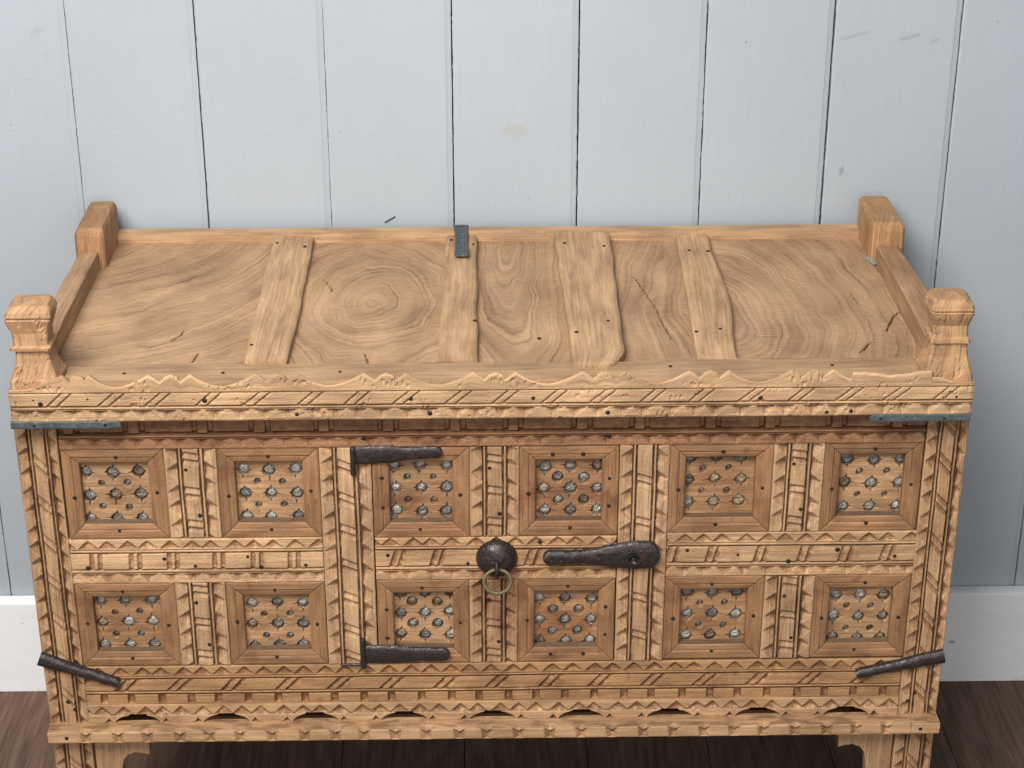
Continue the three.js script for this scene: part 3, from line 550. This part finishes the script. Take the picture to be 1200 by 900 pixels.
// ---- ironwork on the front
function strap(name, parent, A, B, n, { w, th, mat = IRON, base = 0.6, flat = 1, seed = 0, holes = [] }) {
  const a = new THREE.Vector3(...A), d = new THREE.Vector3(...B).sub(a), L = d.length(); d.normalize();
  const nn = new THREE.Vector3(...n).normalize(), c = new THREE.Vector3().crossVectors(nn, d);
  const g = solid({
    us: steps(0, L, 1), vs: steps(-1, 1, 0.09),
    P: (s, t) => {
      const hw = w(s / L, s, L) * (1 + 0.06 * gn(s * 0.08, seed)), b = t * hw + (0.5 * gn(s * 0.05, seed + 4));
      let h = base + th * Math.pow(Math.max(0, 1 - Math.abs(t) ** (2 * flat)), 0.5) * (1 + 0.12 * gn(s * 0.05, seed)) + 0.35 * fbm(s * 0.12, b * 0.12 + seed, 3);
      for (const [hs, hb, hr, dd] of holes) { const e = Math.hypot(s - hs, b - hb) / hr; if (e < 1) h -= dd * (1 - e * e); }
      return [a.x + d.x * s + c.x * b + nn.x * h, a.y + d.y * s + c.y * b + nn.y * h, a.z + d.z * s + c.z * b + nn.z * h];
    },
    back: (p) => { const k = (p[0] - a.x) * nn.x + (p[1] - a.y) * nn.y + (p[2] - a.z) * nn.z; return [p[0] - nn.x * k, p[1] - nn.y * k, p[2] - nn.z * k]; },
    uv: (s, t) => [s * MM + seed * 0.017, t * w(s / L, s, L) * MM + seed * 0.013],
  });
  return part(name, g, mat, parent);
}
const tip = (s, L, r) => { const e = L - s; return e < r ? Math.sqrt(Math.max(0.02, 1 - (1 - e / r) ** 2)) : 1; };
strap('hinge_strap', door, [-168, 677.5, 0.2], [-62.5, 681.5, 0.2], [0, 0, 1], { w: (t, s, L) => (12.8 - 4 * sstep(0.35, 0.62, t)) * tip(s, L, 8), th: 4.2, flat: 1.3, seed: 1, holes: [[97, 0, 2, 0.8]] });
strap('hinge_strap', door, [-165, 390.5, 0.2], [-57.5, 389, 0.2], [0, 0, 1], { w: (t, s, L) => (13.6 - 3.2 * sstep(0.3, 0.65, t) ) * tip(s, L, 9), th: 4.2, flat: 1.3, seed: 2 });
function bar(name, parent, pts, r, mat, seg = 40) {
  const g = new THREE.TubeGeometry(new THREE.CatmullRomCurve3(pts.map((p) => new THREE.Vector3(...p).multiplyScalar(MM))), seg, r * MM, 12, false);
  const t = g.attributes.uv; for (let i = 0; i < t.count; i++) t.setXY(i, t.getX(i) * 0.05, t.getY(i) * 0.02);
  return part(name, g, mat, parent);
}
function capped(name, parent, x, y0, y1, z, r, mat) {
  const g = new THREE.LatheGeometry([[0, 0], [r * 0.8, 0], [r, 1], [r * 1.02, (y1 - y0) * 0.3], [r * 0.93, (y1 - y0) * 0.5], [r, (y1 - y0) * 0.8], [r * 0.85, y1 - y0 - 0.6], [0, y1 - y0]].map(([a, b]) => new THREE.Vector2(a * MM, b * MM)), 16);
  g.translate(x * MM, y0 * MM, z * MM); const t = g.attributes.uv; for (let i = 0; i < t.count; i++) t.setXY(i, t.getX(i) * 0.03, t.getY(i) * 0.03);
  return part(name, g, mat, parent);
}
capped('hinge_knuckle', door, -171.5, 652, 691, 4.5, 3.6, IRON); capped('hinge_knuckle', door, -168.5, 372, 416, 4.5, 3.6, IRON);
bar('hinge_pin', door, [[-198, 374.5, 1.2], [-185, 375.5, 2.2], [-169, 376, 3]], 1.7, IRON, 12);
for (const [x, y, z] of [[-140, 678, 4.4], [-80, 681, 3.9], [-120, 390, 4.4], [-72, 389, 3.9]]) { const m = part('rivet', nailGeos[0], IRON, door); m.position.set(x * MM, y * MM, z * MM); m.scale.setScalar(2.6); }
// ring pull
{ const prof = []; for (let k = 0; k <= 14; k++) { const t = k / 14; prof.push(new THREE.Vector2((25.5 * Math.sin(t * Math.PI / 2) + 0.01) * MM, (1.0 + 15 * Math.cos(t * Math.PI / 2)) * MM)); }
  prof.push(new THREE.Vector2(26.2 * MM, 0.3 * MM), new THREE.Vector2(24 * MM, 0));
  const g = new THREE.LatheGeometry(prof.reverse(), 48); g.rotateX(Math.PI / 2); g.translate(3.2 * MM, 531 * MM, 0.4 * MM);
  const p = g.attributes.position, t = g.attributes.uv; for (let i = 0; i < p.count; i++) { const k = 1 + 0.05 * gn(p.getX(i) * 130, p.getY(i) * 130) + 0.02 * gn(p.getX(i) * 420, p.getY(i) * 420); p.setZ(i, p.getZ(i) * k); t.setXY(i, p.getX(i), p.getY(i)); } g.computeVertexNormals();
  part('pull_boss', g, IRON, door);
  bar('pull_staple', door, [[2.5, 529, 12], [2.8, 534, 16.5], [3.0, 533, 21], [3.0, 526, 24], [3.0, 518, 22.5], [2.6, 513, 17]], 2.6, IRON, 40);
  const rg = new THREE.TorusGeometry(15.6 * MM, 2.2 * MM, 14, 60); const q = rg.attributes.position; for (let i = 0; i < q.count; i++) { q.setX(i, q.getX(i) * 1.08); }
  rg.rotateX(-0.2); rg.translate(3.8 * MM, 508 * MM, 19.5 * MM); rg.computeVertexNormals(); part('pull_ring', rg, BRASS, door); }
// hasp
{ strap('hasp', door, [61, 533, 3.2], [207, 535.5, 3.2], [0, 0, 1], { w: (t, s, L) => (10.8 + 9.4 * sstep(0.32, 0.8, t) - 1.0 * sstep(0.05, 0.3, t) * (1 - sstep(0.3, 0.5, t))) * tip(s, L, 14) * (s < 9 ? Math.sqrt(Math.max(0.04, 1 - (1 - s / 9) ** 2)) : 1), th: 6.5, flat: 1.15, seed: 5, holes: [[10, -1, 2.4, 1.2], [22, -1.5, 2.6, 1.4], [113, -3, 8.5, 7], [70, 2, 4, 0.9]] });
  const t = new THREE.TorusGeometry(8.4 * MM, 1.7 * MM, 12, 40); t.scale(1.05, 0.72, 1); t.rotateX(-0.25); t.translate(175 * MM, 531 * MM, 9 * MM); part('hasp_eye', t, IRON, door);
  bar('hasp_staple', door, [[172, 532, 3], [173.5, 532.5, 8.5], [176, 531, 8.8], [177, 530, 3]], 1.5, IRON, 20); }
bar('splinter', wall, [[-151, 788, 1], [-144, 792.5, 1.6], [-136, 797, 1]], 0.7, NAIL, 8);
// corner straps at the foot of the stiles
strap('corner_strap', chest, [-582.5, 389.5, 0.4], [-484, 351, 0.4], [0, 0, 1], { w: (t, s, L) => (10.3 - 2.6 * sstep(0, 0.6, t)) * (0.75 + 0.25 * tip(s, L, 5)), th: 7, flat: 1.05, seed: 7, holes: [[96, 0, 2, 1]] });
strap('corner_strap', chest, [468.5, 353, 0.4], [580.5, 379.5, 0.4], [0, 0, 1], { w: (t, s, L) => (7.8 + 2.8 * sstep(0.3, 1, t)) * (s < 5 ? 0.7 + 0.06 * s : 1), th: 7, flat: 1.05, seed: 8, holes: [[8, 0, 2, 0.9], [72, 0, 2.2, 0.9]] });

// ---------------------------------------------------------------- the lid
const lid = holder('lid', chest); lid.userData = { label: 'railed lid with carved front edge and corner posts' };
const DIPS = [-445, -320, -193, -64, 65, 195, 315];
const crest = (x) => {
  const w = 0.7 * fbm(x * 0.05, 5, 3);
  if (x < -520) return 784 + 14 * sstep(-548, -512, x) + w - 3 * sstep(-520, -575, x);
  if (x > 425) { const k = x > 520 ? 789 - 7 * sstep(520, 560, x) : 796 + 2 * gn(x * 0.08, 2) - 4 * sstep(440, 470, x) + 5 * sstep(480, 512, x); return k + w; }
  let i = 0; while (i < DIPS.length && DIPS[i] <= x) i++;
  const d0 = i ? DIPS[i - 1] : -560, d1 = i < DIPS.length ? DIPS[i] : 440, f = (x - d0) * 128 / (d1 - d0);
  const peaks = i ? [39, 66, 90] : [58, 77, 93];
  let y;
  if (f < peaks[0]) y = 16 * Math.pow(f / peaks[0], 1.55);
  else if (f > peaks[2]) y = 16 * Math.pow((128 - f) / (128 - peaks[2]), 1.9);
  else { const a = f < peaks[1] ? peaks[0] : peaks[1], b = f < peaks[1] ? peaks[1] : peaks[2], t = (f - a) / (b - a), m = Math.abs(t - 0.5) * 2; y = 16 - 9.5 * Math.pow(1 - m, 1.25); if (f > peaks[1] - 9 && f < peaks[1] + 9) y = Math.max(y, 15 - 0.04 * (f - peaks[1]) ** 2); }
  return 784 + y + w;
};
{ const L = 739.5;
  const slashes = []; for (let x = -513; x < 560; x += 58.6) slashes.push(x + rr(-3, 3));
  const cut = carve([{ t: 'teeth', b0: L + 0.6, b1: L + 14.4, base: 'hi', pitch: 28.3, d: 10.5, line: 3.5 }, { t: 'groove', b: L + 15.4, w: 1.62, d: 3.5 }, { t: 'groove', b: L + 19, w: 1.88, d: 4.8 }, { t: 'slash', b0: L + 19.8, b1: L + 36, at: slashes, slant: 19, gap: 12.5, w: 4.6, d: 4.6 }, { t: 'groove', b: L + 37.3, w: 1.5, d: 3.5 }], -572, 572);
  const nib = (x, y) => 2.2 * sstep(0.25, 0.5, gn(x * 0.33, y * 0.14 + 3)) * sstep(0.1, 0.24, fbm(x * 0.018 + 4, y * 0.05, 2));   // worm-eaten, chipped patches
  const vs = [...lines([{ t: 'teeth', b0: 0.6, b1: 14.4 }, { t: 'groove', b: 15.4, w: 1.3 }, { t: 'groove', b: 19, w: 1.5 }, { t: 'groove', b: 37.3, w: 1.2 }], 38.44, 0.9).map((b) => b / 62), ...steps(0.64, 0.97, 0.03), 0.985, 1];
  const fm = part('lid_front_board', solid({
    ladder: true, us: steps(-573, 572.5, RES), vs, P: (x, t) => { const y1 = crest(x), yy = t < 0.62 ? L + t * 62 : L + 38.44 + (y1 - L - 38.44) * (t - 0.62) / 0.38; return [x, yy, 28 - cut(x, yy) - (t < 0.03 ? 0.9 * (1 - t / 0.03) : 0) - (t > 0.93 ? 1.6 * ((t - 0.93) / 0.07) ** 2 : 0) - nib(x, yy) + 0.5 * fbm(x * 0.02, yy * 0.04, 3) - (Math.abs(x) > 569 ? 1.2 * (Math.abs(x) - 569) / 3 : 0)]; },
    back: (p) => [p[0], p[1] - (p[1] > 780 ? 3.5 : 0), 18], uv: (x, t) => [x * MM + 0.1, t * 0.05 + 0.03], col: (u, v, p) => { const c = woodTint([1.14, 1.15, 1.15], p[0], p[1], 0.35); return cut(p[0], p[1]) > 0.35 ? residueShade(c, p[0], p[1], 5, 0.5) : c; },
  }), CARVED, lid);
  for (const [x, y, r] of [[-536, 763, 3.2], [-342, 766, 3.2], [-234, 747, 3], [-76, 747, 3], [-98, 766, 3.2], [47, 766, 3], [136, 746, 3], [318, 764, 3.2], [427, 745, 3], [398, 744, 2.6], [-544, 768, 1.6], [-480, 769, 1.6], [552, 763, 2.2], [-412, 769, 1.6]]) nail(fm, x, y, 27.6, r);
}
// rail behind the crest: level top that meets the boards; its back edge wanders
const slab = (name, xs, zs, yfn, thick, tint, uvr = 0, mat = WOOD, map = null, edge) => {
  const uo = rr(0, 3), vo = rr(0, 3);
  return part(name, solid({
    us: xs, vs: zs.map((z) => -z), P: (u, v) => { const e = edge ? edge(u, -v) : [u, -v]; return [e[0], yfn(u, -v), e[1]]; }, back: (p) => [p[0], yfn.base ?? p[1] - thick, p[2]],
    uv: map ? map : uvr ? (u, v) => [v * MM + uo, u * MM + vo] : (u, v) => [u * MM + uo, v * MM + vo], col: (u, v, p) => { const n = 1 + 0.16 * fbm(p[0] * 0.01, p[2] * 0.01 + 5, 4); return [tint[0] * n, tint[1] * n, tint[2] * n]; },
  }), mat, lid);
};
slab('front_rail', steps(-512, 516, 4), [18, 14, 6, 0, -8, -16, -24, -32, -36, -38, -39.5], (x, z) => 783.5 + 0.9 * fbm(x * 0.012, z * 0.03, 3) - (z < -35 ? 3 * ((-35 - z) / 4.5) ** 2 : 0), 38, [0.9, 0.9, 0.89], 0, WOOD, null,
  (x, z) => [x, z < -20 ? z + (z + 20) * 0.35 * gn(x * 0.004, 8) - ((-20 - z) / 19.5) * 10 * sstep(180, 230, x) * (1 - 0.3 * sstep(300, 520, x)) : z]);
for (const [x, z] of [[-442, -12], [-324, -12], [-184, -12], [410, -20], [214, -20], [515, -22]]) nail(lid, x, 783.9, z, 2.6, true);
slab('back_rail', steps(-532, 530, 6), [-467.5, -468.5, -470, -480, -488, -490], (x, z) => 789 + 0.8 * fbm(x * 0.01, 2, 3) - (z > -468.8 ? 1 : 0), 40, [1.06, 1.06, 1.04]);
// figured boards between the battens
const RX = [-537, -277, -42, 122, 280, 533];
const FIG = [
  figured(1, (u, v) => 60 * Math.hypot((u + 0.15) * 0.9, (v - 1.25) * 1.1)), figured(2, (u, v) => 58 * Math.hypot((u - 0.52) * 0.9, (v - 0.5) * 1.0)),
  figured(3, (u, v) => 55 * (Math.hypot((u - 0.3) * 1.5, (v - 0.95) * 0.4))), figured(4, (u, v) => 46 * (Math.abs(u - 0.5 + 0.1 * Math.sin(v * 5)) * 1.1 + 0.1 * v)), figured(5, (u, v) => 50 * Math.hypot(u * 1.0, (v - 0.4) * 0.8))];
const CRACKS = [[[[-430, -105], [-412, -120], [-402, -128], [-393, -146], [-391, -160]], [[-368, -62], [-364, -90]]], [[[-226, -330], [-214, -300], [-212, -285]], [[-150, -45], [-158, -85]]], [], [[[195, -330], [215, -220], [222, -150], [226, -120]]],
  [[[350, -405], [372, -375]], [[395, -325], [415, -300]], [[500, -140], [520, -190], [540, -215]], [[455, -75], [476, -110]], [[478, -270], [482, -235], [490, -225]], [[325, -130], [360, -128]]]];
const segd = (x, z, [x0, z0], [x1, z1]) => { const dx = x1 - x0, dz = z1 - z0, t = clamp(((x - x0) * dx + (z - z0) * dz) / (dx * dx + dz * dz), 0, 1); return [Math.hypot(x - x0 - dx * t, z - z0 - dz * t), t]; };
for (let k = 0; k < 5; k++) {
  const x0 = RX[k] + (k ? 0.4 : 0), x1 = RX[k + 1] - 0.4, cr = CRACKS[k];
  const m = std({ map: FIG[k], bumpMap: sawBump, bumpScale: 0.0006, roughness: 0.74, vertexColors: true });
  const near1 = (a, b, ax) => { const out = [a]; const sg = Math.sign(b - a); let t = a; while ((b - t) * sg > 0.3) { let f = 2.4; for (const c of cr) { const v = c.map((q) => q[ax]); if (t > Math.min(...v) - 4 && t < Math.max(...v) + 4) f = 0.7; } t += sg * f; if ((b - t) * sg < 0.3) t = b; out.push(t); } if (out[out.length - 1] !== b) out.push(b); return out; };
  slab('lid_board', near1(x0, x1, 0), near1(-36, -469, 1), (x, z) => {
    let d = 0; for (const c of cr) for (let i = 0; i < c.length - 1; i++) { const [e, t] = segd(x + 1.6 * gn(z * 0.2, k) + 0.5 * gn(z * 0.7, k + 2), z + 1.6 * gn(x * 0.2, k + 3), c[i], c[i + 1]), f = (i + t) / (c.length - 1), w = 0.7 + 0.9 * Math.sin(Math.PI * clamp(f, 0.02, 0.98)); if (e < w) d = Math.max(d, 8 * Math.min(1, 2 * (1 - e / w))); }
    return 775 - d + 0.8 * fbm(x * 0.012 + k, z * 0.012, 3) + 0.15 * gn(x * 0.02, z * 0.25);
  }, 14, [1.0, 0.972, 0.93], 0, m, (u, v) => [(u - x0) / (x1 - x0) * (x1 - x0 > 200 ? 1 : 0.75), (v - 36) / 433]);
}
// battens
const BAT = [[[-306, -250], [-303, -248], 0.3], [[-61, -19], [-67, -19], 0.2], [[91, 169], [97, 161], 0.5], [[265, 313], [249, 300], 0.4]];
BAT.forEach(([t, b, s], k) => {
  const g = slab('batten', steps(0, 1, 0.04), steps(k === 2 ? -16 : -40.5, -479, 2.5), (u, z) => { const e = Math.min(u, 1 - u); return (k === 2 ? 788 : 785.2) - (e < 0.07 ? 2.4 * (1 - e / 0.07) ** 2 : 0) + 0.8 * fbm(u * 2, z * 0.02 + k * 4, 3) - (k === 2 && z > -24 ? 1.5 : 0); }, 9.6, k === 1 ? [1.04, 1.02, 1.0] : [1.07, 1.06, 1.05], 1, WOOD,
    (() => { const o = [rr(0, 3), rr(0, 3)], w = t[1] - t[0]; return (u, v) => [v * MM + o[0], u * w * MM + o[1]]; })(),
    (u, z) => { const f = clamp((z + 478) / 440, 0, 1); let x0 = t[0] + (b[0] - t[0]) * f, x1 = t[1] + (b[1] - t[1]) * f; x0 += 1.6 * gn(z * 0.01, k + 2); x1 += 1.8 * gn(z * 0.012, k + 7);
      if (k === 3) x1 += 8 * Math.sin(Math.PI * clamp((z + 400) / 330, 0, 1)) - 3; if (k === 2 && z > -75) x1 -= 22 * ((z + 75) / 59) ** 2 + 1.5 * gn(z * 0.4, 3); if (k === 0 && z > -130) x1 -= 3 * sstep(-130, -60, z);
      return [x0 + (x1 - x0) * u, z]; });
});
for (const [x, z, y] of [[-299, -440], [-259, -425], [-55, -447], [-24, -430], [-22, -160], [104, -425], [158, -412], [105, -115], [147, -150], [276, -400], [302, -397], [256, -120], [287, -128], [-298, -90]]) nail(lid, x, x > 80 && x < 170 ? 788.4 : 785.6, z, 2.6, true);
nail(lid, 59, 775.6, -125, 3, true);
// side rails: sloping tops, narrow inner bevel
for (const s of [-1, 1]) {
  const W = s < 0 ? 26 : 31, cols = [0, 1.5, 5, 9, 13, 17, W - 5, W - 2.5, W - 1, W, W + 0.4, W + 0.7, W + 0.9];
  const h = (c) => c < 1.5 ? -1.5 * (1 - c / 1.5) : c <= W - 1 ? 0.02 * c : c <= W ? -0.8 : c <= W + 0.45 ? -6 : c <= W + 0.75 ? -16 : -26;
  const z1 = -12, z0 = -372, bulge = (z) => s > 0 ? 6 * Math.sin(Math.PI * clamp((z + 340) / 330, 0, 1)) : 1.5 * Math.sin((z) * 0.02);
  const us = s < 0 ? cols : cols.map((c) => -c).reverse();
  part('side_rail', solid({
    us, vs: steps(-z1, -z0, 4), P: (u, v) => { const c = Math.abs(u), z = -v, inw = 1 - c / (W + 1); return [s * (562 - c + bulge(z) * inw * 0.5), 800 + h(c) + (s > 0 ? 4 : 2) * Math.sin(Math.PI * (z - z0) / (z1 - z0)) + 0.9 * fbm(c * 0.08, z * 0.015 + s, 3) + 0.5 * gn(c * 0.5, z * 0.01), z]; },
    back: (p) => [p[0], 742, p[2]], uv: (u, v, p) => [v * MM + s, (u * s > W || -u * s > W ? p[1] : u) * MM], col: (u, v, p) => { const n = 1 + 0.2 * fbm(p[0] * 0.03, p[2] * 0.012, 4); return s < 0 ? [0.82 * n, 0.8 * n, 0.79 * n] : [0.84 * n, 0.77 * n, 0.74 * n]; },
  }), WOOD, lid);
}
board('lid_end_board', -570, -537.6, 741, 773, -490, 12, T_MID, lid); board('lid_end_board', 537.6, 570, 741, 773, -490, 12, T_MID, lid);
board('lid_back_board', -515, 513, 741, 770, -490.5, -470.5, T_MID, lid);
// corner posts
let postNo = 0;
function post(levels, tint, opt = {}) {
  const g = toCreasedNormals(loft(levels, { uvo: [rr(0, 3), rr(0, 3)], seed: 3.7 * ++postNo, ...opt }), opt.crease ?? 0.55);
  withColor(g, (x, y, z) => { const n = 1 + 0.24 * fbm(x * 0.05 + z * 0.03, y * 0.05, 4) - 0.4 * sstep(0.3, 0.5, fbm(x * 0.09 + z * 0.05 + postNo, y * 0.11, 4)); return tint.map((c) => c * n); });
  return part('corner_post', g, WOOD, lid);
}
const front = (s, q) => q.map(([y, a, b, z0, z1, c, t]) => s < 0 ? [y, -a, -b, z0, z1, c, t] : [y, b, a, z0, z1, c, t]);
const FL = [[741, 571, 513, -26, 21, 2], [790, 571, 513, -26, 23, 2.5], [793, 569, 515, -25, 21.5, 2.5], [812, 563, 522, -22, 16, 2.5], [826, 562, 524, -21, 15, 2.5], [827.5, 567.5, 520, -24, 19, 2.5], [831.5, 567.5, 519, -24, 20, 2.5], [834, 563, 523, -22, 16.5, 2.5], [848, 564, 522, -22, 15, 2], [860, 568, 518, -24, 18, 2], [866, 569, 516, -25, 20, 2], [868.5, 567, 517, -24, 18, 2], [870.5, 569, 515, -25, 21, 2.5], [876, 567.5, 516, -25, 20, 3], [882, 562, 520, -25, 12, 4]];
const FR = [[741, 571, 512, -26, 21, 2], [789, 571, 512, -26, 23, 2.5], [792, 569.5, 514, -25, 22, 2.5], [812, 564, 519, -22, 17, 3], [827, 562.5, 521, -21, 16, 3], [829, 564.5, 518, -23, 19.5, 3], [833, 564, 518, -23, 19, 3], [836, 562, 521, -22, 15.5, 3], [849, 562, 520, -22, 13.5, 3], [860, 564, 517, -23, 18.5, 3], [867, 566, 515, -24, 20.5, 3], [868.6, 563.5, 517, -23, 18, 3], [870.6, 565.5, 515, -24, 20.5, 3], [877, 564, 516, -24, 19.5, 3], [882, 559, 519, -24, 13, 5]];
post(front(-1, FL), [1.0, 0.93, 0.87], { amp: 0.5, pit: 1.4, crease: 0.36, nicks: [[-561, 786, 806, 1.2, 3], [-556, 786, 803, 1.1, 3], [-541, 786, 802, 1.1, 2.5], [-538, 786, 806, 1.1, 3], [-553, 858, 869, 1, 2], [-531, 852, 869, 1, 2.5], [-527, 850, 868, 1, 2]] });
post(front(1, FR), [1.0, 0.94, 0.86], { amp: 0.5, pit: 1.1, crease: 0.36, nicks: [[529, 786, 803, 1.1, 2.5], [534, 786, 800, 1, 2.5], [549, 786, 809, 1.1, 3], [555, 786, 827, 0.9, 2.5], [526, 852, 868, 1, 2.2], [533, 853, 868, 1, 2.2], [552, 850, 868, 1.2, 3]] });
const BL = [[741, 567, 527, -489, -373, 2], [796, 567, 527, -489, -373, 3], [822, 567, 527, -489, -374, 4], [827, 566, 527.5, -488.5, -376, 3], [832, 562.5, 530, -487, -381, 3]];
const BR = [[741, 569, 525, -489, -373, 2], [796, 569, 525, -489, -373, 3], [822, 569, 525, -489, -374, 4], [827, 568, 525.5, -488.5, -376, 3], [832.5, 564, 528.5, -487, -381, 3]];
post(front(-1, BL), [0.86, 0.75, 0.65], { amp: 0.45, pit: 0.5, crease: 0.36, nicks: [[-552, 780, 824, 0.9, 2]] }); post(front(1, BR), [0.98, 0.88, 0.74], { amp: 0.45, pit: 0.5, crease: 0.36 });
// zinc straps under the front corners, hinge plate at the back, a green copper scrap
strap('corner_plate', lid, [-574, 735.5, 26.8], [-443, 735, 26.8], [0, 0, 1], { w: (t, s, L) => 5.0 * tip(s, L, 6), th: 1.6, flat: 4, mat: ZINC, seed: 11 });
strap('corner_plate', lid, [450, 735, 26.8], [571.5, 735.5, 26.8], [0, 0, 1], { w: (t, s, L) => 5.0 * (s < 6 ? Math.sqrt(Math.max(0.05, 1 - (1 - s / 6) ** 2)) : 1), th: 1.6, flat: 4, mat: ZINC, seed: 12 });
for (const x of [-546, -462, 463, 540]) nail(lid, x, 735.3, 28.6, 2.4);
strap('hinge_plate', lid, [-41, 790.0, -490], [-40, 790.0, -372], [0, 1, 0], { w: (t, s, L) => (10.5 - 1.8 * Math.sin(Math.PI * t)) * (0.55 + 0.45 * tip(s, L, 6)), th: 1.6, flat: 4, mat: ZINC, seed: 13 });
for (const z of [-484, -436, -398]) nail(lid, -40.5, 791.8, z, 2.2, true);
strap('copper_scrap', lid, [523, 776.5, -388], [531, 776.5, -362], [-0.3, 1, 0], { w: () => 3.4, th: 2, flat: 3, mat: std({ color: new THREE.Color(0.2, 0.26, 0.21), bumpMap: ironBump, bumpScale: 0.0004, roughness: 0.7 }), seed: 14 });

renderer.render(scene, camera);
